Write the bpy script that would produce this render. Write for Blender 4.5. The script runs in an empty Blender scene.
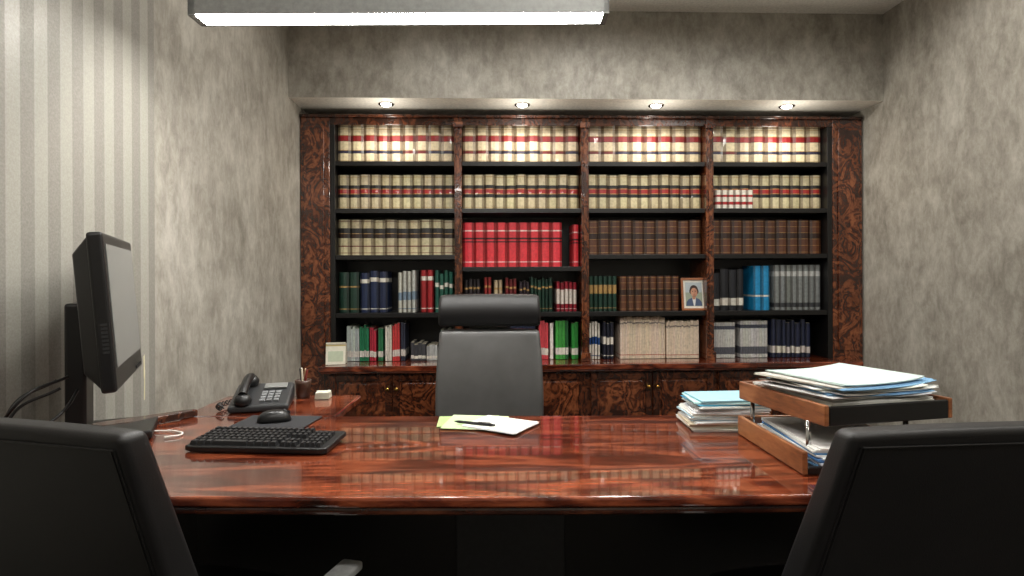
import bpy, math, random
from mathutils import Vector, Matrix, Euler
random.seed(7)
scene = bpy.context.scene
COL = scene.collection
YAW = math.radians(-2.0)

def srgb(r, g, b):
    def f(c):
        c /= 255.0
        return c/12.92 if c <= 0.04045 else ((c+0.055)/1.055)**2.4
    return (f(r), f(g), f(b), 1.0)

# ------------------------------------------------------------ materials
def new_mat(name):
    m = bpy.data.materials.new(name); m.use_nodes = True
    nt = m.node_tree
    return m, nt, nt.nodes['Principled BSDF']

def coords(nt, scale=(1,1,1)):
    tc = nt.nodes.new('ShaderNodeTexCoord'); mp = nt.nodes.new('ShaderNodeMapping')
    mp.inputs['Scale'].default_value = scale
    nt.links.new(tc.outputs['Object'], mp.inputs['Vector'])
    return mp.outputs['Vector']

def noise(nt, vec, scale, detail=4, rough=.55, dist=0):
    n = nt.nodes.new('ShaderNodeTexNoise')
    n.inputs['Scale'].default_value = scale; n.inputs['Detail'].default_value = detail
    n.inputs['Roughness'].default_value = rough; n.inputs['Distortion'].default_value = dist
    nt.links.new(vec, n.inputs['Vector'])
    return n.outputs['Fac']

def ramp(nt, fac, stops):
    r = nt.nodes.new('ShaderNodeValToRGB')
    el = r.color_ramp.elements
    while len(el) < len(stops): el.new(.5)
    for e, (p, c) in zip(el, stops):
        e.position = p; e.color = c
    nt.links.new(fac, r.inputs['Fac'])
    return r.outputs['Color']

def math_(nt, op, a, b=None, c=None):
    n = nt.nodes.new('ShaderNodeMath'); n.operation = op
    for i, v in enumerate((a, b, c)):
        if v is None: continue
        if isinstance(v, (int, float)): n.inputs[i].default_value = v
        else: nt.links.new(v, n.inputs[i])
    return n.outputs[0]

def mixc(nt, fac, a, b, mode='MIX'):
    m = nt.nodes.new('ShaderNodeMix'); m.data_type = 'RGBA'; m.blend_type = mode
    for i, v in ((0, fac), (6, a), (7, b)):
        if isinstance(v, (int, float)): m.inputs[i].default_value = v
        elif isinstance(v, tuple): m.inputs[i].default_value = v
        else: nt.links.new(v, m.inputs[i])
    return m.outputs[2]

def bump(nt, bs, h, strength, dist=.002):
    b = nt.nodes.new('ShaderNodeBump'); b.inputs['Strength'].default_value = strength
    b.inputs['Distance'].default_value = dist
    nt.links.new(h, b.inputs['Height']); nt.links.new(b.outputs['Normal'], bs.inputs['Normal'])

def plain(name, col, rough=.5, metal=0, coat=0, nscale=60, namt=.06, bmp=0):
    m, nt, bs = new_mat(name)
    v = coords(nt)
    n = noise(nt, v, nscale)
    lo = tuple(c*(1-namt*2) for c in col[:3])+(1,); hi = tuple(min(1, c*(1+namt*2)) for c in col[:3])+(1,)
    nt.links.new(ramp(nt, n, [(.3, lo), (.7, hi)]), bs.inputs['Base Color'])
    bs.inputs['Roughness'].default_value = rough; bs.inputs['Metallic'].default_value = metal
    bs.inputs['Coat Weight'].default_value = coat; bs.inputs['Coat Roughness'].default_value = .05
    if bmp: bump(nt, bs, n, bmp)
    return m

def emit(name, col, strength):
    m, nt, bs = new_mat(name)
    bs.inputs['Base Color'].default_value = (.8,.8,.8,1)
    bs.inputs['Emission Color'].default_value = col
    bs.inputs['Emission Strength'].default_value = strength
    return m

def plaster(name, lo, mid, hi):
    m, nt, bs = new_mat(name)
    v = coords(nt, (1, 1, .75))
    v2 = coords(nt, (1, 1, .55))
    big = noise(nt, v, 2.6, 5, .62, .8)
    mid_n = noise(nt, v2, 15, 9, .76, .25)
    c1 = ramp(nt, big, [(.36, lo), (.52, mid), (.66, hi)])
    c2 = ramp(nt, mid_n, [(.37, lo), (.5, mid), (.63, hi)])
    c = mixc(nt, .56, c1, c2)
    nt.links.new(c, bs.inputs['Base Color'])
    bs.inputs['Roughness'].default_value = .5
    bump(nt, bs, mid_n, .15, .003)
    return m

def striped(name):
    m, nt, bs = new_mat(name)
    tc = nt.nodes.new('ShaderNodeTexCoord'); sp = nt.nodes.new('ShaderNodeSeparateXYZ')
    nt.links.new(tc.outputs['Object'], sp.inputs[0])
    s = math_(nt, 'SINE', math_(nt, 'MULTIPLY', sp.outputs['Y'], 2*math.pi/.105))
    g = nt.nodes.new('ShaderNodeMath'); g.operation = 'MULTIPLY_ADD'; g.inputs[1].default_value = 6; g.inputs[2].default_value = .5
    g.use_clamp = True; nt.links.new(s, g.inputs[0])
    n = noise(nt, coords(nt, (1, 1, 1)), 180, 2)
    base = mixc(nt, g.outputs[0], srgb(132,129,121), srgb(160,157,148))
    c = mixc(nt, .22, base, ramp(nt, n, [(.3, srgb(112,109,102)), (.7, srgb(184,181,172))]))
    nt.links.new(c, bs.inputs['Base Color'])
    r = nt.nodes.new('ShaderNodeMapRange'); nt.links.new(g.outputs[0], r.inputs[0])
    r.inputs[3].default_value = .6; r.inputs[4].default_value = .45
    nt.links.new(r.outputs[0], bs.inputs['Roughness'])
    return m

def wood(name, dark, mid, light, scale=(1,1,1), nscale=3, rings=9, rough=.2, coat=.6, dist=1.0, coatr=.05, ringw=.3, fine=14, shade=.4):
    """figured veneer: growth-ring lines follow the contours of a stretched noise field"""
    m, nt, bs = new_mat(name)
    v = coords(nt, scale)
    n1 = noise(nt, v, nscale, 3, .5, dist)
    rg = math_(nt, 'SINE', math_(nt, 'MULTIPLY', n1, rings*2*math.pi))
    rg = math_(nt, 'MULTIPLY_ADD', rg, .5, .5)
    n2 = noise(nt, v, nscale*fine, 5, .7, .5)
    n3 = noise(nt, v, nscale*.6, 4, .55, .4)
    f = math_(nt, 'ADD', math_(nt, 'MULTIPLY', rg, ringw), math_(nt, 'MULTIPLY', n2, 1-ringw))
    c1 = ramp(nt, f, [(.25, dark), (.48, mid), (.72, light)])
    c = mixc(nt, .8, c1, ramp(nt, n3, [(.35, (shade,shade*.9,shade*.9,1)), (.62, (1,1,1,1))]), 'MULTIPLY')
    nt.links.new(c, bs.inputs['Base Color'])
    bs.inputs['Roughness'].default_value = rough
    bs.inputs['Coat Weight'].default_value = coat; bs.inputs['Coat Roughness'].default_value = coatr
    return m

def leather(name, col, rough=.42):
    m, nt, bs = new_mat(name)
    v = nt.nodes.new('ShaderNodeTexVoronoi'); v.inputs['Scale'].default_value = 420
    nt.links.new(coords(nt), v.inputs['Vector'])
    n = noise(nt, coords(nt), 8)
    lo = tuple(c*.85 for c in col[:3])+(1,); hi = tuple(c*1.15 for c in col[:3])+(1,)
    nt.links.new(ramp(nt, n, [(.3, lo), (.7, hi)]), bs.inputs['Base Color'])
    bs.inputs['Roughness'].default_value = rough
    bump(nt, bs, v.outputs['Distance'], .25, .0008)
    return m

def attr_mat(name, rough=.5, coat=0, lo=.6):
    m, nt, bs = new_mat(name)
    a = nt.nodes.new('ShaderNodeAttribute'); a.attribute_name = 'Col'
    n = noise(nt, coords(nt, (1,1,1)), 55, 5)
    c = mixc(nt, .6, a.outputs['Color'], ramp(nt, n, [(.3, (lo,lo,lo,1)), (.6, (1,1,1,1))]), 'MULTIPLY')
    nt.links.new(c, bs.inputs['Base Color'])
    bs.inputs['Roughness'].default_value = rough; bs.inputs['Coat Weight'].default_value = coat
    return m

M_PL = plaster('marbled_plaster', srgb(126,121,111), srgb(162,157,147), srgb(192,188,178))
M_ST = striped('striped_wallpaper')
M_CEIL = plain('ceiling_paint', srgb(236,233,226), .8)
M_FLOOR = wood('floor_wood', srgb(10,7,6), srgb(20,14,11), srgb(30,20,16), (1,.15,1), 5, 6, .3, .3)
M_BURL = wood('burl_walnut', srgb(38,17,10), srgb(84,42,24), srgb(138,80,48), (1,1,.8), 7, 4, .22, .6, 2.2, .05, .3, 4, .42)
M_BURLD = wood('burl_walnut_dark', srgb(30,14,9), srgb(60,31,19), srgb(98,54,33), (1,1,.8), 7, 4, .22, .5, 1.8, .05, .28, 4, .42)
M_UNDER = plain('dark_stained_wood', srgb(15,11,10), .4)
M_DESK = wood('rosewood_gloss', srgb(38,13,8), srgb(102,43,25), srgb(164,84,52), (.25,1.5,1), 3.0, 11, .15, .8, .6, .02, .26, 16, .42)
M_EDGE = wood('rosewood_edge', srgb(36,16,10), srgb(84,40,24), srgb(128,72,46), (.3,1,1), 5, 6, .25, .8, .6, .06)
M_BLK = plain('black_lacquer', srgb(16,15,15), .35)
M_PLA = plain('black_plastic', srgb(20,20,21), .35)
M_PAD = plain('mouse_pad_cloth', srgb(36,36,40), .8)
M_PLG = plain('dark_gray_plastic', srgb(46,47,49), .4)
M_UNDERG = plain('dark_gray_panel', srgb(44,44,46), .4)
M_KEY = plain('key_caps', srgb(32,32,34), .45)
M_SCR = plain('screen_glass', srgb(124,126,124), .3, coat=.3, nscale=2, namt=.03)
M_CHR = plain('chrome', srgb(205,205,205), .15, 1)
M_ALU = plain('brushed_aluminium', srgb(150,152,150), .5, .1)
M_ARM = plain('arm_aluminium', srgb(225,227,227), .4, .2)
M_BRS = plain('brass', srgb(190,150,80), .25, 1)
M_LB = leather('black_leather', srgb(25,24,25), .46)
M_LG = leather('gray_leather', srgb(76,75,74), .36)
M_BOOK = attr_mat('book_cloth', .42, .15)
M_PAPER = attr_mat('paper_sheets', .7, 0, .85)
M_WHITE = plain('white_paper', srgb(232,230,222), .7)
M_TRAY = wood('tray_beech', srgb(110,64,36), srgb(150,92,54), srgb(178,118,74), (.4,.4,2), 4, 4, .35, .3, .6, shade=.7)
M_LED = emit('led_diffuser', (1,.98,.93,1), 84)
M_SPOTE = emit('downlight_lamp', (1,.95,.85,1), 25)
M_CREAMT = plain('cream_trim', srgb(238,234,224), .5)

# ------------------------------------------------------------ mesh builder
class MB:
    def __init__(s): s.v=[]; s.f=[]; s.m=[]; s.c=[]; s.sm=[]
    def add(s, vs, fs, mat=0, col=(1,1,1,1), T=None, smooth=False):
        o=len(s.v)
        for p in vs:
            p=Vector(p)
            if T is not None: p=T@p
            s.v.append(p)
        for i,f in enumerate(fs):
            s.f.append([o+k for k in f]); s.m.append(mat)
            s.c.append(col[i] if isinstance(col,list) else col); s.sm.append(smooth)
    def box(s, x0,x1,y0,y1,z0,z1, mat=0, col=(1,1,1,1), T=None):
        vs=[(x0,y0,z0),(x1,y0,z0),(x1,y1,z0),(x0,y1,z0),(x0,y0,z1),(x1,y0,z1),(x1,y1,z1),(x0,y1,z1)]
        fs=[(0,3,2,1),(4,5,6,7),(0,1,5,4),(1,2,6,5),(2,3,7,6),(3,0,4,7)]
        s.add(vs,fs,mat,col,T)
    def prism(s, poly, z0, z1, mat=0, col=(1,1,1,1), T=None):
        n=len(poly)
        vs=[(x,y,z0) for x,y in poly]+[(x,y,z1) for x,y in poly]
        fs=[tuple(range(n-1,-1,-1)), tuple(range(n,2*n))]+[(i,(i+1)%n,n+(i+1)%n,n+i) for i in range(n)]
        s.add(vs,fs,mat,col,T)
    def lathe(s, prof, T=None, mat=0, n=24, col=(1,1,1,1), smooth=True):
        vs=[]; fs=[]
        for r,z in prof:
            for i in range(n):
                a=2*math.pi*i/n; vs.append((r*math.cos(a), r*math.sin(a), z))
        for k in range(len(prof)-1):
            for i in range(n):
                fs.append((k*n+i,k*n+(i+1)%n,(k+1)*n+(i+1)%n,(k+1)*n+i))
        fs.append(tuple(range(n-1,-1,-1))); fs.append(tuple((len(prof)-1)*n+i for i in range(n)))
        s.add(vs,fs,mat,col,T,smooth)
    def build(s, name, mats, parent=None, bevel=0, segs=2, smooth=False):
        me=bpy.data.meshes.new(name); me.from_pydata([tuple(p) for p in s.v],[],s.f)
        for m in mats: me.materials.append(m)
        ca=me.color_attributes.new('Col','FLOAT_COLOR','CORNER')
        for p in me.polygons:
            p.material_index=s.m[p.index]; p.use_smooth = smooth or s.sm[p.index]
            for li in p.loop_indices: ca.data[li].color=s.c[p.index]
        me.update()
        ob=bpy.data.objects.new(name,me); COL.objects.link(ob)
        if parent: ob.parent=parent
        if bevel:
            b=ob.modifiers.new('bevel','BEVEL'); b.width=bevel; b.segments=segs; b.limit_method='ANGLE'; b.angle_limit=math.radians(40)
        return ob

def empty(name, loc=(0,0,0), rz=0):
    e=bpy.data.objects.new(name,None); e.location=loc; e.rotation_euler=(0,0,rz); e.empty_display_size=.1
    COL.objects.link(e); return e
def F(r,d,z=0):  # furniture frame (desk set is turned 2 degrees to the bookcase)
    c,s=math.cos(YAW),math.sin(YAW)
    return (r*c-d*s, r*s+d*c, z)
def fgroup(name, r=0,d=0,z=0, yaw=0): return empty(name, F(r,d,z), YAW+math.radians(yaw))
def Tm(loc=(0,0,0), rot=(0,0,0)): return Matrix.Translation(loc) @ Euler([math.radians(a) for a in rot]).to_matrix().to_4x4()

def box(name, x0,x1,y0,y1,z0,z1, mat, parent=None, bevel=0, T=None, segs=2):
    m=MB(); m.box(x0,x1,y0,y1,z0,z1,T=T); return m.build(name,[mat],parent,bevel,segs)

def tube(name, pts, rad, mat, parent=None, cyclic=False, kind='AUTO'):
    cu=bpy.data.curves.new(name,'CURVE'); cu.dimensions='3D'; cu.bevel_depth=rad; cu.bevel_resolution=4; cu.use_fill_caps=True; cu.resolution_u=10
    sp=cu.splines.new('BEZIER'); sp.bezier_points.add(len(pts)-1)
    for b,p in zip(sp.bezier_points,pts):
        b.co=p; b.handle_left_type=b.handle_right_type=kind
    sp.use_cyclic_u=cyclic
    cu.materials.append(mat)
    ob=bpy.data.objects.new(name,cu); COL.objects.link(ob)
    if parent: ob.parent=parent
    return ob

def padded(name, w, t, h, mat, parent, T=None, fn=None, bevel=.02, nx=12, nz=12, ny=2, segs=4):
    idx={}; m=MB(); vs=[]; fs=[]
    def vid(i,j,k):
        key=(i,j,k)
        if key not in idx:
            p=Vector((-w/2+w*i/nx, t*j/ny, h*k/nz))
            if fn: p=Vector(fn(p, w, t, h))
            idx[key]=len(vs); vs.append(p)
        return idx[key]
    for i in range(nx):
        for k in range(nz):
            fs.append((vid(i,0,k),vid(i+1,0,k),vid(i+1,0,k+1),vid(i,0,k+1)))
            fs.append((vid(i,ny,k),vid(i,ny,k+1),vid(i+1,ny,k+1),vid(i+1,ny,k)))
    for j in range(ny):
        for k in range(nz):
            fs.append((vid(0,j,k),vid(0,j,k+1),vid(0,j+1,k+1),vid(0,j+1,k)))
            fs.append((vid(nx,j,k),vid(nx,j+1,k),vid(nx,j+1,k+1),vid(nx,j,k+1)))
        for i in range(nx):
            fs.append((vid(i,j,0),vid(i,j+1,0),vid(i+1,j+1,0),vid(i+1,j,0)))
            fs.append((vid(i,j,nz),vid(i+1,j,nz),vid(i+1,j+1,nz),vid(i,j+1,nz)))
    m.add(vs,fs,0,T=T)
    return m.build(name,[mat],parent,bevel,segs,smooth=True)

# ------------------------------------------------------------ room
XL,XR,YB,YF,ZC=-1.32,2.665,4.60,-1.6,2.965
SOF=2.378; SY=3.98
box('floor', XL-.1,XR+.1,YF-.1,YB+.1,-.05,0,M_FLOOR)
box('ceiling', XL-.1,XR+.1,YF-.1,YB+.1,ZC,ZC+.05,M_CEIL)
box('wall_left', XL-.1,XL,2.405,YB,0,ZC,M_PL)
box('wall_left_striped', XL-.1,XL,YF,2.405,0,ZC,M_ST)
box('wall_right', XR,XR+.1,YF,YB,0,ZC,M_PL)
box('wall_back', XL-.1,XR+.1,YB,YB+.1,0,ZC,M_PL)
box('wall_front', XL-.1,XR+.1,YF-.1,YF,0,ZC,M_PL)
m=MB(); m.box(XL,XR,SY,YB,SOF,ZC)
m.m[0]=1
m.build('wall_bulkhead',[M_PL,M_CREAMT])
box('baseboard_right', XR-.015,XR,YF,4.15,0,.09,M_BURLD)
box('baseboard_left', XL,XL+.015,YF,4.15,0,.09,M_BURLD)

# ------------------------------------------------------------ bookcase
bc=empty('bookcase')
D=[-1.115,-.227,.662,1.55,2.44]
BF=4.20; BT=2.305
m=MB()
m.box(XL+.004,D[0],BF,4.58,0,BT); m.box(D[4],2.655,BF,4.58,0,BT)
m.box(XL+.03,D[0]-.035,BF-.012,BF,.66,BT-.06); m.box(D[4]+.035,2.625,BF-.012,BF,.66,BT-.06)
m.build('pilasters',[M_BURL],bc,.004)
m=MB()
for i in (1,2,3):
    m.box(D[i]-.026,D[i]+.026,BF-.01,4.58,.60,BT)
    m.box(D[i]-.012,D[i]+.012,BF-.022,BF-.01,.66,BT-.09)
    m.box(D[i]-.034,D[i]+.034,BF-.026,BF-.01,BT-.07,BT-.03)
    m.box(D[i]-.034,D[i]+.034,BF-.026,BF-.01,.60,.66)
m.build('dividers',[M_BURL],bc,.003)
m=MB()
m.box(XL+.004,2.655,BF-.015,4.58,BT,BT+.02); m.box(D[0],D[4],BF+.005,4.58,BT-.05,BT)
m.build('cornice',[M_BURLD],bc,.004)
m=MB()
m.box(D[0],D[4],4.56,4.585,.6,BT-.05)
m.box(D[0],D[0]+.035,BF+.005,4.56,.60,BT-.05); m.box(D[4]-.035,D[4],BF+.005,4.56,.60,BT-.05)
S1,S2,S3,S4,S5=2.005,1.675,1.35,.945,.602
for i in range(4):
    a=D[i]+(.035 if i==0 else .026); b=D[i+1]-(.035 if i==3 else .026)
    for z in (S1,S2,(1.265 if i==1 else S3),S4):
        m.box(a,b,BF+.012,4.56,z-.032,z)
m.build('shelves',[M_BLK],bc,.002)
m=MB()
m.box(-1.155,2.56,4.04,4.58,.562,.600)
m.box(-1.145,2.55,4.055,4.2,.548,.562)
m.build('counter_top',[M_DESK],bc,.008,3)
m=MB(); m.box(-1.14,2.54,4.12,4.58,.08,.548); m.box(-1.12,2.52,4.16,4.58,0,.08)
m.build('base_cabinet',[M_BURLD],bc,.002)
m=MB(); k=MB()
for i in range(4):
    cx=(D[i]+D[i+1])/2
    for sgn in (-1,1):
        a,b=sorted((cx+sgn*.004,cx+sgn*.425))
        m.box(a,b,4.10,4.12,.10,.535,1)
        for (x0,x1,z0,z1) in ((a,a+.045,.10,.535),(b-.045,b,.10,.535),(a+.045,b-.045,.10,.145),(a+.045,b-.045,.49,.535)):
            m.box(x0,x1,4.088,4.10,z0,z1,0)
        m.box(a+.06,b-.06,4.092,4.10,.16,.475,1)
        k.lathe([(.005,0),(.006,.012),(.014,.018),(.015,.026),(.008,.032)],Tm((cx+sgn*.03,4.088,.44),(90,0,0)),n=12)
m.build('doors',[M_BURLD,M_BURL],bc,.003)
k.build('knobs',[M_BRS],bc)

# ------------------------------------------------------------ books
def book(M,x0,w,zb,h,segs,yf=4.275,dep=.2,round_=.011,lean=0,pages=True):
    xs=[(x0,yf+dep),(x0,yf+round_),(x0+.2*w,yf+round_*.3),(x0+.5*w,yf),(x0+.8*w,yf+round_*.3),(x0+w,yf+round_),(x0+w,yf+dep)]
    n=len(xs); zs=[segs[0][0]]+[s[1] for s in segs]
    vs=[(x,y,zb+h*z) for z in zs for x,y in xs]; fs=[]; cs=[]
    for k,s in enumerate(segs):
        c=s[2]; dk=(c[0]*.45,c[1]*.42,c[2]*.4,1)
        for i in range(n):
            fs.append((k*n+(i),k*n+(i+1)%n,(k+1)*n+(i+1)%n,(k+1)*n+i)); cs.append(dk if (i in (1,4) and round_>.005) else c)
    fs.append(tuple((len(zs)-1)*n+i for i in range(n))); cs.append(srgb(200,192,170) if pages else segs[-1][2])
    fs.append(tuple(range(n-1,-1,-1))); cs.append(segs[0][2])
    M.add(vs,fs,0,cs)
def jit(c,a=.12):
    k=1+random.uniform(-a,a); return (min(1,c[0]*k),min(1,c[1]*k*(1+random.uniform(-.03,.03))),min(1,c[2]*k*(1+random.uniform(-.05,.05))),1)
CREAM=srgb(222,206,174); CRG=srgb(200,188,152); RED=srgb(150,32,34); DRED=srgb(110,26,28); NAVY=srgb(48,42,68); BLACK=srgb(28,26,28)
GOLD=srgb(176,140,84); BRN=srgb(92,53,34); BRND=srgb(50,28,20); GRN=srgb(20,54,42)
def law1():
    c=jit(CREAM,.08); r=jit(RED); b=jit(NAVY if random.random()<.6 else DRED)
    return [(0,.05,c),(.05,.065,GOLD),(.065,.26,c),(.26,.34,b),(.34,.36,GOLD),(.36,.60,c),(.60,.62,DRED),(.62,.76,r),(.76,.78,GOLD),(.78,.94,c),(.94,.955,GOLD),(.955,1,c)]
def law2():
    c=jit(CRG,.08); r=jit(RED)
    return [(0,.05,c),(.05,.065,GOLD),(.065,.34,c),(.34,.44,BLACK),(.44,.46,GOLD),(.46,.58,r),(.58,.6,GOLD),(.6,.70,BLACK),(.70,.93,c),(.93,.945,GOLD),(.945,1,c)]
def law3():
    c=jit(CRG,.08)
    return [(0,.06,c),(.06,.075,DRED),(.075,.24,c),(.24,.27,DRED),(.27,.48,c),(.48,.60,jit(BRND)),(.60,.62,GOLD),(.62,.76,BLACK),(.76,.94,c),(.94,.955,DRED),(.955,1,c)]
def lawb():
    c=jit(BRN,.2); g=GOLD
    return [(0,.05,c),(.05,.06,g),(.06,.25,c),(.25,.26,g),(.26,.44,c),(.44,.45,g),(.45,.62,jit(BRND)),(.62,.63,g),(.63,.80,c),(.80,.81,g),(.81,.95,c),(.95,.96,g),(.96,1,c)]
def fill(M,a,b,z,hfun,wfun,sfun,**kw):
    x=a
    while True:
        w=wfun()
        if x+w>b: break
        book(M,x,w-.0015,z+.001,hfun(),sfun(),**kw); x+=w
BAY=[(D[i]+(.038 if i==0 else .029), D[i+1]-(.038 if i==3 else .029)) for i in range(4)]
U=random.uniform
law=MB()
for i,(a,b) in enumerate(BAY):
    w=(b-a)/(9.02 if i<2 else 8.02)
    fill(law,a,b,S1,lambda:.252+U(-.003,.003),lambda:w,law1)
    w2=(b-a)/11.02
    fill(law,a,b,S2,lambda:.245+U(-.003,.003),lambda:w2,law2)
a,b=BAY[0]; w=(b-a)/10.02
fill(law,a,b,S3,lambda:.25+U(-.003,.003),lambda:w,law3)
law.build('law_report_volumes',[M_BOOK])

br=MB()
for i in (2,3):
    a,b=BAY[i]; w=(b-a)/10.02
    fill(br,a,b,S3,lambda:.245+U(-.003,.003),lambda:w,lawb)
fill(br,.925,1.36,S4,lambda:.25,lambda:.054,lawb)
br.build('brown_leather_volumes',[M_BOOK])

rb=MB(); PINK=srgb(214,46,58)
def redb():
    c=jit(PINK,.07); 
    return [(0,.1,c),(.1,.12,srgb(240,200,200)),(.12,.55,c),(.55,.58,srgb(60,10,14)),(.58,.62,c),(.62,.66,srgb(60,10,14)),(.66,.80,c),(.80,.83,srgb(240,205,200)),(.83,1,c)]
fill(rb,BAY[1][0],BAY[1][1]-.05,1.265,lambda:.315,lambda:.0785,redb,round_=.012,pages=False)
fill(rb,BAY[1][1]-.047,BAY[1][1],1.265,lambda:.30,lambda:.046,redb)
rb.build('red_binders',[M_BOOK])

mx=MB()
def two(c,l=None,z0=.6,z1=.8):
    l=l or srgb(225,220,205)
    def f():
        cc=jit(c,.2); return [(0,.08,cc),(.08,.1,l),(.1,z0,cc),(z0,z1,l),(z1,1,cc)]
    return f
def thin(c):
    def f():
        cc=jit(c,.2); return [(0,.12,cc),(.12,.3,jit(srgb(220,215,205))),(.3,1,cc)]
    return f
W=srgb(228,224,212)
fill(mx,-1.075,-.93,S4,lambda:.285,lambda:.07,two(GRN,GOLD,.62,.66))
fill(mx,-.925,-.67,S4,lambda:.29+U(-.01,.01),lambda:.064,two(srgb(20,36,72),W,.74,.84))
fill(mx,-.66,-.53,S4,lambda:.30+U(-.02,0),lambda:.032,two(srgb(205,205,196),srgb(120,140,160),.3,.5))
fill(mx,-.50,-.41,S4,lambda:.30,lambda:.045,two(srgb(150,24,30),W,.75,.85))
fill(mx,-.40,-.265,S4,lambda:.29+U(-.02,.01),lambda:.033,two(srgb(30,90,76),W,.6,.7))
for (x0,x1,c,h) in ((-.19,-.05,srgb(36,30,34),.23),(-.05,.02,srgb(150,40,40),.24),(.02,.10,srgb(190,170,140),.23),(.10,.2,srgb(110,30,34),.24),(.2,.28,srgb(40,30,40),.22),(.28,.46,GRN,.235)):
    fill(mx,x0,x1,S4,lambda:h+U(-.01,.01),lambda:U(.022,.034),two(c,GOLD,.7,.76))
fill(mx,.465,.63,S4,lambda:.21+U(-.008,.008),lambda:.03,two(srgb(140,20,40),srgb(220,210,200),.25,.75))
fill(mx,.70,.91,S4,lambda:.25,lambda:.034,two(GRN,GOLD,.5,.75))
for (x0,x1,c,h) in ((-1.02,-.93,srgb(190,200,196),.24),(-.93,-.86,srgb(30,120,80),.25),(-.86,-.80,srgb(170,40,60),.23),(-.8,-.75,srgb(40,110,70),.24),(-.75,-.70,W,.25),(-.70,-.64,srgb(200,60,60),.26),(-.64,-.6,srgb(40,44,60),.27)):
    fill(mx,x0,x1,S5,lambda:h+U(-.015,.01),lambda:U(.012,.02),thin(c),round_=.002)
for (x0,x1,c,h) in ((-.57,-.46,srgb(60,62,66),.12),(-.46,-.37,srgb(170,172,172),.10),(-.36,-.28,srgb(40,70,60),.2),(-.15,.10,srgb(90,30,34),.24),(.10,.33,srgb(30,40,70),.26)):
    fill(mx,x0,x1,S5,lambda:h+U(-.01,.02),lambda:U(.016,.03),thin(c),round_=.002)
for (x0,x1,c,h) in ((.34,.42,srgb(210,70,80),.27),(.42,.46,W,.26),(.46,.53,srgb(60,150,60),.27),(.53,.575,srgb(24,84,40),.28),(.575,.63,srgb(40,130,50),.26)):
    fill(mx,x0,x1,S5,lambda:h+U(-.01,.01),lambda:U(.02,.026),thin(c),round_=.002)
fill(mx,.70,.80,S5,lambda:.26+U(-.01,.01),lambda:U(.018,.025),two(W,srgb(30,70,130),.4,.6))
fill(mx,.80,.915,S5,lambda:.27+U(-.02,.01),lambda:U(.02,.035),two(srgb(30,34,50),W,.4,.6))
fill(mx,1.59,1.88,S4,lambda:.27+U(-.03,.03),lambda:U(.045,.07),thin(srgb(24,26,34)))
fill(mx,2.03,2.33,S5,lambda:.26+U(-.02,.02),lambda:U(.03,.045),thin(srgb(26,34,60)))
mx.build('mixed_books',[M_BOOK])

mg=MB()
def mag():
    c=jit(srgb(232,214,192),.06); return [(0,.08,c),(.08,.1,srgb(190,110,90)),(.1,.84,c),(.84,.88,srgb(150,140,130)),(.88,1,c)]
fill(mg,.925,1.26,S5,lambda:.30+U(-.008,.004),lambda:.0125,mag,round_=.004)
fill(mg,1.26,1.50,S5,lambda:.27+U(-.008,.004),lambda:.0125,mag,round_=.004)
def magg():
    c=jit(srgb(200,200,196),.12); return [(0,.1,c),(.1,.3,srgb(90,92,100)),(.3,.8,c),(.8,.9,srgb(80,84,96)),(.9,1,c)]
fill(mg,1.60,1.78,S5,lambda:.255,lambda:.018,magg,round_=.004)
fill(mg,1.80,2.01,S5,lambda:.265,lambda:.02,magg,round_=.004)
mg.build('magazine_row',[M_BOOK])

gb=MB()
def blu():
    c=jit(srgb(28,138,190),.1); return [(0,.3,c),(.3,.34,W),(.34,1,c)]
fill(gb,1.90,2.035,S4,lambda:.32,lambda:.06,blu,pages=False)
def gr():
    c=jit(srgb(124,128,128),.12); return [(0,.06,c),(.06,.16,srgb(56,58,62)),(.16,.75,c),(.75,.86,srgb(190,192,190)),(.86,1,c)]
fill(gb,2.05,2.40,S4,lambda:.325,lambda:.043,gr,round_=.008,pages=False)
gb.build('blue_and_gray_binders',[M_BOOK])

wb=MB()
def wr(): return [(0,.2,W),(.2,.36,srgb(170,40,44)),(.36,.62,W),(.62,.74,srgb(170,40,44)),(.74,1,W)]
fill(wb,1.60,1.88,S2,lambda:.13,lambda:.046,wr,yf=4.218,dep=.05)
wb.build('white_pocket_books',[M_BOOK])

# framed portrait photo (man with dark curly hair, light jacket, outdoors)
fr=empty('framed_photo')
T=Tm((1.455,4.25,S4+.002),(-8,0,0))
m=MB()
for q in ((-.09,-.076,0,.235),(.076,.09,0,.235),(-.076,.076,0,.016),(-.076,.076,.219,.235)):
    m.box(q[0],q[1],-.012,.006,q[2],q[3],T=T)
m.build('frame',[plain('frame_wood',srgb(156,96,60),.4)],fr,.002)
def disc(M,cx,cz,rx,rz,y,col,n=24,rot=0):
    c,s=math.cos(rot),math.sin(rot)
    pts=[(rx*math.cos(2*math.pi*i/n),rz*math.sin(2*math.pi*i/n)) for i in range(n)]
    M.add([(cx+a*c-b*s,y,cz+a*s+b*c) for a,b in pts],[tuple(range(n))],0,col,T)
m=MB(); m.box(-.076,.076,-.002,.004,.016,.219,col=srgb(224,220,208),T=T)
m.box(-.060,.060,-.0028,-.002,.032,.203,col=srgb(150,158,140),T=T)
m.box(-.060,.060,-.003,-.0028,.13,.203,col=srgb(178,188,192),T=T)
m.add([(-.058,-.0032,.033),(.058,-.0032,.033),(.054,-.0032,.062),(.040,-.0032,.080),(.014,-.0032,.092),(-.014,-.0032,.092),(-.040,-.0032,.080),(-.054,-.0032,.062)],[tuple(range(8))],0,srgb(70,84,112),T)
m.add([(-.003,-.0034,.034),(.006,-.0034,.034),(.015,-.0034,.091),(-.013,-.0034,.091)],[(0,1,2,3)],0,srgb(214,214,212),T)
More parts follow.
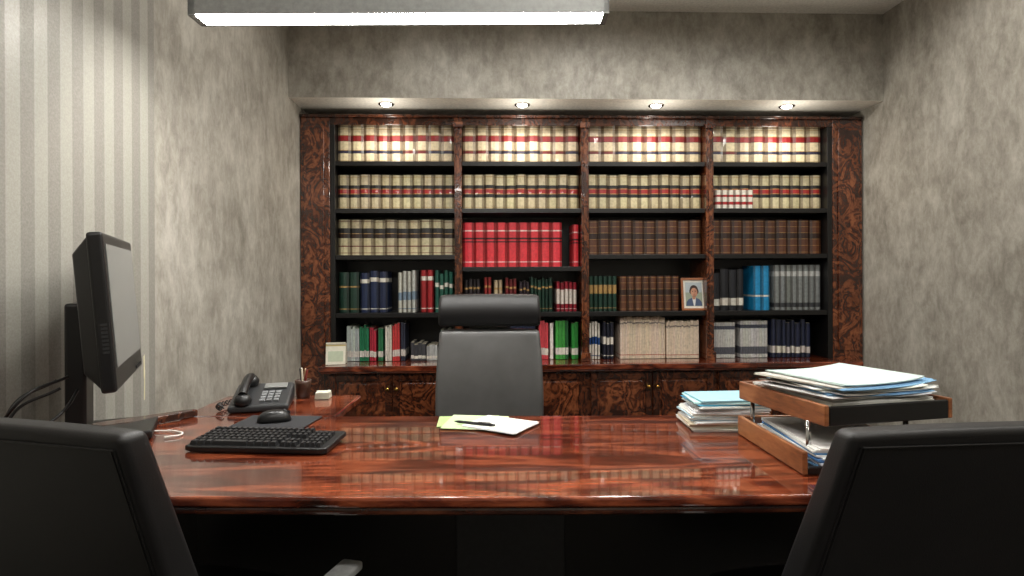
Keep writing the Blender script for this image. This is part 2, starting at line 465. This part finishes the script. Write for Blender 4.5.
m.add([(-.010,-.0035,.080),(.011,-.0035,.080),(.012,-.0035,.11),(-.011,-.0035,.11)],[(0,1,2,3)],0,srgb(176,124,98),T)
disc(m,.002,.146,.031,.037,-.0038,srgb(62,46,38)); disc(m,-.022,.138,.010,.018,-.0039,srgb(62,46,38)); disc(m,.026,.138,.010,.018,-.0039,srgb(62,46,38))
disc(m,.002,.130,.024,.033,-.0042,srgb(198,146,118)); disc(m,.012,.128,.013,.028,-.0043,srgb(184,130,104))
disc(m,-.008,.136,.004,.002,-.0045,BLACK); disc(m,.012,.136,.004,.002,-.0045,BLACK)
disc(m,-.008,.141,.006,.0013,-.0045,srgb(62,46,38)); disc(m,.012,.141,.006,.0013,-.0045,srgb(62,46,38))
disc(m,.002,.126,.0028,.007,-.0045,srgb(172,118,94)); disc(m,.002,.113,.008,.0022,-.0045,srgb(146,82,72)); disc(m,.002,.103,.014,.005,-.0044,srgb(150,108,88))
m.build('portrait_print',[M_PAPER],fr)

# small desk calendar card on counter
m=MB(); T=Tm((-1.06,4.12,.603),(-12,0,8))
m.box(-.065,.065,0,.003,0,.15,col=srgb(225,222,205),T=T); m.box(-.05,.05,-.001,0,.02,.09,col=srgb(190,200,176),T=T); m.box(-.065,.065,-.001,0,.125,.14,col=srgb(190,170,110),T=T)
T2=Tm((-1.06,4.18,.603),(14,0,8)); m.box(-.065,.065,0,.003,0,.145,col=srgb(200,196,180),T=T2)
m.build('tent_calendar',[M_PAPER])

# ------------------------------------------------------------ soffit downlights
for i,(x) in enumerate((-.71,.22,1.148,2.068)):
    g=empty('recessed_downlight')
    m=MB(); m.lathe([(.056,0),(.052,-.006),(.038,-.006),(.036,-.002),(.036,0)],Tm((x,4.12,SOF)))
    m.build('trim_ring',[M_CHR],g)
    m=MB(); m.lathe([(.035,-.003),(.032,-.010),(.020,-.016),(.006,-.019)],Tm((x,4.12,SOF))); m.build('lamp_face',[M_SPOTE],g)
    l=bpy.data.lights.new('spot','SPOT'); l.energy=13; l.color=(1,.93,.81); l.spot_size=math.radians(140); l.spot_blend=.9; l.shadow_soft_size=.03
    o=bpy.data.objects.new('spot_source',l); o.location=(x,4.03,SOF-.022); o.rotation_euler=(0,0,0); COL.objects.link(o); o.parent=g
    l=bpy.data.lights.new('soffit_fill','POINT'); l.energy=2.3; l.color=(1,.94,.83); l.shadow_soft_size=.05  # added fill light hanging below the fixture, brightens the soffit underside
    o=bpy.data.objects.new('soffit_fill_source',l); o.location=(x,4.05,SOF-.20); COL.objects.link(o); o.parent=g

# unseen fill lamps added on the ceiling to brighten the room
for (x,y,e) in ((-.2,-.5,82),(1.6,-.5,82),(2.0,1.1,78),(.4,.9,88),(1.8,2.7,54),(.75,2.9,66),(-.3,2.9,34)):
    g=empty('added_ceiling_fill')
    m=MB(); m.lathe([(.085,0),(.08,-.008),(.062,-.008),(.06,0)],Tm((x,y,ZC)))
    m.build('trim_ring',[M_CHR],g)
    m=MB(); m.lathe([(.058,-.005),(.058,-.004)],Tm((x,y,ZC))); m.build('lamp_face',[M_SPOTE],g)
    l=bpy.data.lights.new('spot','SPOT'); l.energy=e; l.color=(1,.965,.9); l.spot_size=math.radians(174); l.spot_blend=.4; l.shadow_soft_size=.08
    o=bpy.data.objects.new('spot_source',l); o.location=(x,y,ZC-.015); COL.objects.link(o); o.parent=g

# ------------------------------------------------------------ pendant light
pg=fgroup('linear_pendant_light')
m=MB(); x0,x1,y0,y1,z0,z1=-1.111,.338,2.06,2.155,2.10,2.19
m.box(x0,x1,y0,y0+.004,z0+.004,z1); m.box(x0,x1,y1-.010,y1,z0,z1); m.box(x0,x0+.025,y0,y1,z0,z1); m.box(x1-.02,x1,y0,y1,z0,z1); m.box(x0,x1,y0,y1,z1-.006,z1)
m.build('housing',[M_ALU],pg,.002)
box('diffuser',x0+.026,x1-.021,y0+.005,y1-.012,z0+.002,z0+.008,M_LED,pg)
for x in (-.9,.12): tube('suspension_cable',[(x,2.11,z1),(x,2.11,ZC)],.0015,M_CHR,pg,kind='VECTOR')

# ------------------------------------------------------------ desk
dk=fgroup('executive_desk')
poly=[]
for i in range(25):
    r=-1.34+ (1.03+1.34)*i/24; q=(r-.05)/1.2
    poly.append((r, 1.218+.03*q*q))
poly+= [(1.05,1.93),(-1.02,1.94),(-1.13,1.776),(-1.34,1.60)]
m=MB(); m.prism(poly,.728,.75); m.build('top',[M_DESK],dk,.006,3)
poly2=[(x*.985, y+ (.010 if y<1.4 else -.012)) for x,y in poly]
m=MB(); m.prism(poly2,.708,.728); m.build('top_molding',[M_EDGE],dk,.008,3)
m=MB(); m.box(-.90,.95,1.71,1.74,.04,.70); m.box(-.16,.145,1.695,1.71,.06,.70,1)
m.build('modesty_panel',[M_UNDER,M_UNDERG],dk,.002)
m=MB()
for (a,b) in ((-1.0,-.62),(.55,.95)): m.box(a,b,1.742,1.90,.0,.708)
m.build('pedestals',[M_UNDER],dk,.004)
m=MB(); m.prism([(-1.015,1.94),(-1.045,1.935),(-1.34,1.645),(-1.34,1.60),(-1.125,1.755)],.75,.776); m.build('edge_rail',[M_BURLD],dk,.006,3)
rt=fgroup('desk_return')
m=MB(); m.box(-1.08,-.575,1.945,2.28,.722,.75); m.build('top',[M_DESK],rt,.006,3)
m=MB(); m.box(-1.07,-.59,1.95,2.27,.0,.72); m.build('cabinet',[M_BURLD],rt,.004)

# ------------------------------------------------------------ keyboard
kg=fgroup('keyboard',-.652,1.60,.751,-5)
kg.scale=(.84,.86,.9)
kt=Tm((0,-.085,0),(3,0,0))
m=MB(); m.prism([(-.225,.005),(-.2,-.004),(.2,-.004),(.225,.005),(.225,.165),(.21,.172),(-.21,.172),(-.225,.165)],0.002,.018,T=kt); m.build('body',[M_PLA],kg,.004,3)
m=MB()
def key(x,y,w,h):
    vs=[(x,y,.018),(x+w,y,.018),(x+w,y+h,.018),(x,y+h,.018),(x+.003,y+.003,.029),(x+w-.003,y+.003,.029),(x+w-.003,y+h-.003,.029),(x+.003,y+h-.003,.029)]
    m.add(vs,[(4,5,6,7),(0,1,5,4),(1,2,6,5),(2,3,7,6),(3,0,4,7)],0,T=kt)
p=.0188
for row in range(6):
    y=.012+row*.0245 if row<5 else .012+5*.0245+.004
    x=-.213
    if row==0:
        for w in (1.25,1.25,1.25,6,1.25,1.25,1.25,1.25): key(x,y,w*p-.002,.0215); x+=w*p
    else:
        for c in range(15): key(x,y,p-.002,.0215); x+=p
    x=-.213+15.1*p+.003
    if row!=2:
        for c in range(3): key(x,y,p*.95-.002,.0215); x+=p*.95
    x=-.213+18.3*p+.006
    if row<5:
        for c in range(4): key(x,y,p*.9-.002,.0215); x+=p*.9
m.build('keys',[M_KEY],kg)

# mouse + pad
mp=box('mouse_pad',-.115,.115,-.09,.09,0,.004,M_PAD,None,.002)
mp.location=F(-.730,1.84,.751); mp.rotation_euler=(0,0,YAW+math.radians(-4))
mg_=fgroup('computer_mouse',-.735,1.85,.756,-70)
def dome(M,rx,ry,h,T=None,n=20,k=7):
    vs=[];fs=[]
    for j in range(k):
        a=j/(k-1)*math.pi/2
        for i in range(n):
            b=2*math.pi*i/n; e=.8
            cx=math.copysign(abs(math.cos(b))**e,math.cos(b)); sy=math.copysign(abs(math.sin(b))**e,math.sin(b))
            R=max(math.cos(a)**.6,.001)
            vs.append((rx*R*cx, ry*R*sy, h*math.sin(a)))
    for j in range(k-1):
        for i in range(n): fs.append((j*n+i,j*n+(i+1)%n,(j+1)*n+(i+1)%n,(j+1)*n+i))
    fs.append(tuple(range(n-1,-1,-1))); M.add(vs,fs,0,T=T,smooth=True)
m=MB(); dome(m,.029,.05,.034); m.build('shell',[M_PLA],mg_)
m=MB(); m.lathe([(.008,-.003),(.009,0),(.008,.003)],Tm((0,.03,.026),(0,90,0)),n=14); m.build('scroll_wheel',[M_PLG],mg_)
m=MB(); m.box(-.0008,.0008,.02,.046,.018,.030); m.build('button_split',[M_PLG],mg_)

# ------------------------------------------------------------ monitor
mo=fgroup('computer_monitor',-1.104,1.74,0,115.8)
T=Tm((0,0,.912),(-4.5,0,0))
m=MB(); W2=.263; H=.405
m.box(-W2,W2,0,.035,0,H,T=T)
m.build('bezel_body',[M_PLA],mo,.008,3)
m=MB()
vs=[(-W2+.01,.035,.01),(W2-.01,.035,.01),(W2-.01,.035,H-.01),(-W2+.01,.035,H-.01),(-W2+.05,.075,.05),(W2-.05,.075,.05),(W2-.05,.075,H-.05),(-W2+.05,.075,H-.05)]
m.add(vs,[(4,7,6,5),(0,4,5,1),(1,5,6,2),(2,6,7,3),(3,7,4,0)],0,T=T); m.build('back_shell',[M_PLA],mo,.006,3)
m=MB(); m.box(-W2+.03,W2-.03,-.002,.0,.06,H-.03,T=T); m.build('screen',[M_SCR],mo)
m=MB()
for i in range(5): m.box(W2-.06-i*.025,W2-.045-i*.025,-.003,0,.012,.02,T=T)
for i in range(8): m.box(-W2-.001,-W2+.002,.008,.022,.1+i*.01,.106+i*.01,T=T)
m.build('buttons_and_vents',[M_PLG],mo)
m=MB(); m.box(-.055,.055,.10,.15,.775,1.13); m.box(-.045,.045,.05,.12,1.02,1.11); m.build('stand_column',[M_PLA],mo,.008,3)
m=MB(); m.prism([(-.11,-.06),(.11,-.06),(.11,.13),(.08,.155),(-.08,.155),(-.11,.13)],.752,.775); m.build('stand_base',[M_PLA],mo,.005,3)
m=MB(); m.box(W2-.03,W2-.005,-.008,-.007,-.085,.01,T=Tm((0,0,.912),(0,6,0))); m.box(W2-.09,W2-.055,-.012,-.011,-.055,.012,T=Tm((0,0,.912),(0,-8,0)))
m.build('hanging_tag',[plain('tag_paper',srgb(214,208,176),.7)],mo)
cg=fgroup('monitor_cables')
for i,(a,b,c) in enumerate((((-1.20,1.58,.93),(-1.25,1.5,.88),(-1.22,1.46,.79)),((-1.19,1.58,.91),(-1.27,1.52,.85),(-1.25,1.5,.77)),((-1.17,1.58,.94),(-1.20,1.46,.90),(-1.26,1.5,.80)),((-1.16,1.6,.90),(-1.13,1.5,.86),(-1.2,1.45,.78)))):
    tube('cable',[a,b,c,(c[0]+.05,c[1]+.03,.757)],.004,M_PLA,cg)
tube('white_cable',[(-1.05,1.74,.755),(-.97,1.735,.755),(-.94,1.70,.755),(-.97,1.67,.755)],.0025,M_WHITE,cg)

# ------------------------------------------------------------ telephone
ph=fgroup('desk_telephone',-.868,2.085,.752,14)
m=MB()
m.add([(-.095,-.1,0),(.095,-.1,0),(.095,.1,0),(-.095,.1,0),(-.095,-.1,.022),(.095,-.1,.022),(.095,.1,.065),(-.095,.1,.065)],[(0,3,2,1),(4,5,6,7),(0,1,5,4),(1,2,6,5),(2,3,7,6),(3,0,4,7)])
m.build('base',[M_PLG],ph,.008,3)
sl=Tm((0,0,.045),(12.5,0,0))
m=MB()
for r in range(4):
    for c in range(3): m.box(.0+c*.022,.017+c*.022,-.075+r*.022,-.06+r*.022,0,.006,T=sl)
m.build('keypad',[plain('phone_keys',srgb(120,122,124),.5)],ph,.001)
box('display',.0,.075,.035,.075,0,.006,M_SCR,ph,.001,T=sl)
tube('handset_grip',[(-.05,-.085,.055),(-.05,-.04,.078),(-.05,.03,.094),(-.05,.08,.09)],.015,M_PLA,ph)
m=MB(); m.lathe([(.026,0),(.029,.012),(.02,.028),(.008,.032)],Tm((-.05,-.08,.028),(14,0,0)),n=18); m.lathe([(.026,0),(.029,.012),(.02,.028),(.008,.032)],Tm((-.05,.075,.066),(14,0,0)),n=18)
m.build('handset_ends',[M_PLA],ph)
pts=[]
for i in range(60):
    a=i*1.1; pts.append((-.115-.02*math.sin(i/12)+.007*math.cos(a), -.08+i*.0028, .014+.007*math.sin(a)))
tube('coiled_cord',pts,.002,M_PLA,ph)

# pen cup
pc=fgroup('pen_cup',-.78,2.235,.752)
m=MB(); m.lathe([(.024,0),(.028,.05),(.030,.065),(.026,.065),(.022,.01)],n=24); m.build('cup',[plain('cup_brown',srgb(70,46,34),.4)],pc)
for i,(a,c) in enumerate(((8,srgb(150,120,90)),(-10,srgb(30,30,34)),(14,srgb(120,40,36)),(-4,srgb(190,180,160)))):
    m=MB(); m.lathe([(.003,0),(.004,.01),(.004,.085),(.002,.092)],Tm((0,0,.018),(a*.8,a,0)),n=8); m.build('pen',[plain('pen_%d'%i,c,.4)],pc)
m=MB()
for i in range(6): m.box(-.025,.025,-.025,.025,i*.004,i*.004+.0035,col=jit(srgb(206,202,184),.05),T=Tm((0,0,0),(0,0,i*1.5)))
o=m.build('note_block',[M_PAPER]); o.location=F(-.70,2.22,.752)

# ------------------------------------------------------------ papers on desk
def sheets(M,cx,cy,z,w,l,rot,n,cols,th=.0012,jit_r=2,jit_p=.004):
    for i in range(n):
        T=Tm((cx+U(-jit_p,jit_p),cy+U(-jit_p,jit_p),z),(0,0,rot+U(-jit_r,jit_r)))
        M.box(-w/2,w/2,-l/2,l/2,0,th*.92,col=jit(random.choice(cols),.05),T=T); z+=th
    return z
WH=[srgb(236,234,228),srgb(222,222,218)]; LB=[srgb(170,200,220),srgb(226,230,232),srgb(236,234,228)]; TQ=[srgb(60,160,195)]
pp=fgroup('loose_papers')
m=MB(); z=sheets(m,-.135,1.855,.751,.19,.13,3,2,[srgb(166,192,124)],.001,0,0)
z=sheets(m,-.112,1.832,z,.18,.17,-8,2,[srgb(192,212,164)],.001,0,0)
z=sheets(m,-.035,1.792,z,.18,.15,-30,4,WH,.001,2)
m.build('sheets',[M_PAPER],pp)
pen=fgroup('ballpoint_pen',-.12,1.785,.7625,-22)
m=MB(); m.lathe([(.001,0),(.004,.012),(.0045,.02),(.0045,.12),(.003,.128),(.003,.134)],Tm((-.06,0,.001),(0,90,0)),n=12); m.build('barrel',[M_PLA],pen)
m=MB(); m.box(.02,.06,-.001,.001,.005,.007); m.build('clip',[M_CHR],pen)

fs=fgroup('folder_stack')
m=MB(); z=.751
for i in range(10):
    c=random.choice([WH,LB,WH,[srgb(206,190,170)]])
    z=sheets(m,.622+.004*i*(.3)+U(-.010,.010),1.795+U(-.005,.006),z,.205,.150,U(-5,5),3,c,.0024,1)
z=sheets(m,.630,1.80,z,.20,.15,3,2,TQ,.002,1)
z=sheets(m,.628,1.80,z,.20,.15,-2,3,[srgb(190,222,224)],.002,1)
z=sheets(m,.634,1.80,z,.195,.145,5,3,[srgb(160,206,220)],.002,1)
m.build('folders',[M_PAPER],fs)

# ------------------------------------------------------------ letter trays
def tray(name,parent,z,h,wd,ln,T,fh):
    m=MB()
    m.box(0,.012,0,ln,z,z+h,0,T=T); m.box(wd-.012,wd,0,ln,z,z+h,0,T=T)
    m.box(.012,wd-.012,ln-.012,ln,z,z+h,0,T=T)
    m.box(.012,wd-.012,0,ln-.012,z+.004,z+.010,1,T=T)
    m.box(.012,wd-.012,0,.01,z,z+fh,1,T=T)
    m.build(name,[M_TRAY,M_BLK],parent,.003)
lt=fgroup('letter_tray')
TL=Tm((.648,1.34,0),(0,0,2)); tray('lower_tray',lt,.752,.052,.30,.355,TL,.018)
TU=Tm((.700,1.345,0),(0,0,13)); tray('upper_tray',lt,.858,.048,.355,.325,TU,.044)
m=MB()
for x,y in ((.69,1.40),(.93,1.42),(.66,1.65),(.90,1.67)): m.lathe([(.006,.765),(.006,.86)],Tm((x,y,0)),n=10)
m.build('posts',[M_CHR],lt)
m=MB(); z=.764
z=sheets(m,.80,1.51,z,.24,.31,3,6,[srgb(80,130,190),srgb(220,228,235),srgb(110,160,205)],.004,2,.006)
z=sheets(m,.80,1.505,z,.23,.30,0,5,[srgb(236,234,228),srgb(90,140,195),srgb(236,234,228)],.004,3,.006)
def curl_sheets(M,cx,cy,z,w,l,rot,n,cols,th,jr,jp,bow):
    for i in range(n):
        T=Tm((cx+U(-jp,jp),cy+U(-jp,jp),z),(0,0,rot+U(-jr,jr))); N=8; vs=[];fs=[]
        b=bow*U(.3,1)
        for k in range(N+1):
            x=-w/2+w*k/N; zz=b*(abs(2*k/N-1)**2.2)
            if k<N/2: zz*=.5
            for (y,q) in ((-l/2,0),(l/2,0),(l/2,th*.9),(-l/2,th*.9)): vs.append((x,y,zz+q))
        for k in range(N):
            for a in range(4):
                b2=(a+1)%4; fs.append((k*4+a,k*4+b2,(k+1)*4+b2,(k+1)*4+a))
        fs.append((3,2,1,0)); fs.append(tuple(N*4+a for a in range(4)))
        M.add(vs,fs,0,jit(random.choice(cols),.05),T); z+=th
    return z
TUc=TU@Vector((.1775,.165,0))
z=curl_sheets(m,TUc.x,TUc.y,.869,.285,.29,13,9,WH,.0042,1.5,.002,.0)
m.build('filed_documents',[M_PAPER],lt)
tp=fgroup('document_pile')
m=MB(); z=.9075
for i in range(10):
    z=curl_sheets(m,TUc.x+U(-.018,.024),TUc.y+U(-.034,-.010),z,U(.27,.31),.24,13+U(-12,12),2,[WH,LB,WH,[srgb(130,175,215)],[srgb(205,200,190)]][i%5],.0017,2.5,.006,.012)
z=curl_sheets(m,TUc.x-.0,TUc.y-.020,z,.26,.24,20,2,[srgb(205,222,218)],.0016,2,.004,.010)
m.build('documents',[M_PAPER],tp)

# ------------------------------------------------------------ executive chair
ec=fgroup('executive_office_chair',-.108,2.83,0)
def bk(p,w,t,h):
    x,y,z=p; q=z/h
    sx=1-.05*q*q+ .02*math.sin(q*3.1)
    X=x*sx; Y=y+ .035*(abs(2*x/w)**2)*-1 + .05*q - .03*math.sin(q*math.pi)
    return (X,Y,z)
padded('backrest',.50,.06,.53,M_LG,ec,Tm((0,0,.415)),bk,.02,14,14,2)
def hd(p,w,t,h):
    x,y,z=p; q=z/h
    return (x*(1-.02*q), y-.02*(abs(2*x/w)**2)-.03*math.sin(q*math.pi)*(1 if y<t/2 else -.3), z+.004*(1-abs(2*x/w)**2)*q)
padded('headrest',.485,.075,.15,M_LB,ec,Tm((0,.03,.96)),hd,.018,12,8,2)
box('headrest_bracket',-.1,.1,.095,.115,.85,1.08,M_BLK,ec,.004)
padded('lumbar_shell',.46,.03,.50,M_LB,ec,Tm((0,.065,.43)),bk,.012,12,12,1)
tube('backrest_seam',[(-.215,.0,.50),(-.21,-.008,.7),(-.205,.02,.915)],.0025,M_LG,ec)
tube('backrest_seam_b',[(.215,.0,.50),(.21,-.008,.7),(.205,.02,.915)],.0025,M_LG,ec)
def st(p,w,t,h):
    x,y,z=p; return (x*(1-.05*(1-y/t)), y, z+.012*(1-(2*x/w)**2)*(z/h)-.02*max(0,(1-y/t*4)))
padded('seat',.51,.48,.09,M_LG,ec,Tm((0,-.46,.40)),st,.03,12,3,12)
for sx in (-1,1):
    tube('arm_frame',[(sx*.24,-.05,.40),(sx*.27,-.07,.46),(sx*.275,-.10,.52),(sx*.275,-.26,.53),(sx*.27,-.34,.52)],.012,M_PLA,ec)
m=MB(); m.lathe([(.03,.10),(.03,.25),(.022,.25),(.022,.41)],Tm((0,-.2,0)),n=18); m.build('gas_lift',[M_CHR],ec)
m=MB()
for i in range(5):
    T=Tm((0,-.2,0),(0,0,i*72+18)); vs=[(0,-.025,.09),(0,.025,.09),(.30,.015,.06),(.30,-.015,.06),(0,-.025,.13),(0,.025,.13),(.30,.015,.08),(.30,-.015,.08)]
    m.add(vs,[(0,1,2,3),(4,7,6,5),(0,4,5,1),(1,5,6,2),(2,6,7,3),(3,7,4,0)],0,T=T)
    m.lathe([(.026,-.018),(.028,-.01),(.028,.01),(.026,.018)],T@Tm((.29,0,.029),(90,0,0)),1,16)
m.build('star_base',[M_CHR,M_PLA],ec,.004)

# ------------------------------------------------------------ guest chairs
def guest(name, r, d, yaw, widen, arm, zt):
    g=fgroup(name,r,d,0,yaw)
    def f(p,w,t,h):
        x,y,z=p; q=z/h
        X=x*(1+widen*(1-q)); a=(2*x/w)
        return (X, y*(1-.38*q) + .17*(1-q), z+.004*(1-a*a)*q)
    padded('backrest',.50,.085,.56,M_LB,g,Tm((0,0,zt)),f,.014,14,12,2,4)
    for sx in (-1,1):
        pts=[]
        for k in range(8):
            q=.04+.92*k/7; xx=sx*.232*(1+widen*(1-q)); pts.append((xx,.17*(1-q)-.001,zt+.56*q))
        tube('piping',pts,.0018,M_LB,g)
        tube('piping_inner',[(a+(-.006*sx),b-.0002,c) for a,b,c in pts],.0012,M_LB,g)
    pts=[(x,-.0005+.17*.04,zt+.537) for x in (-.232,-.12,0,.12,.232)]
    tube('piping_top',pts,.0018,M_LB,g)
    def s2(p,w,t,h):
        x,y,z=p; return (x,y,z+.015*(1-(2*x/w)**2)*(z/h))
    padded('seat',.50,.42,.09,M_LB,g,Tm((0,.17,.365)),s2,.025,10,3,10)
    for sx in (-1,1):
        X=sx*.325
        tube('sled_frame',[(X,.14,.52),(X,arm-.06,.52),(X,arm-.01,.48),(X,arm-.02,.3),(X,arm-.03,.03),(X,arm-.08,.014),(X,.02,.014)],.012,M_CHR,g)
        m=MB(); m.box(X-.026,X+.026,.14,arm,.524,.545); m.build('arm_pad',[M_ARM],g,.006,3)
        box('arm_bracket',min(X,sx*.24),max(X,sx*.24),.12,.15,.50,.53,M_CHR,g,.003)
    tube('rear_rail',[(-.325,.02,.014),(.325,.02,.014)],.012,M_CHR,g,kind='VECTOR')
    return g
guest('guest_chair',-.825,.955,-15,.06,.54,.403)
guest('guest_chair.001',.778,.95,5,.29,.34,.392)

# ------------------------------------------------------------ world, camera
w=bpy.data.worlds.new('world'); scene.world=w; w.use_nodes=True
w.node_tree.nodes['Background'].inputs[0].default_value=(.05,.05,.05,1)
cam=bpy.data.cameras.new('camera'); co=bpy.data.objects.new('camera',cam); COL.objects.link(co)
cam.sensor_width=36; cam.lens=600/1024*36; cam.shift_y=-12/1024; cam.clip_start=.02
co.matrix_world=Matrix.Translation((0,0,1.2))@Matrix.Rotation(YAW,4,'Z')@Matrix.Rotation(math.radians(90),4,'X')@Matrix.Rotation(math.radians(-.25),4,'Z')
scene.camera=co
scene.view_settings.view_transform='Standard'
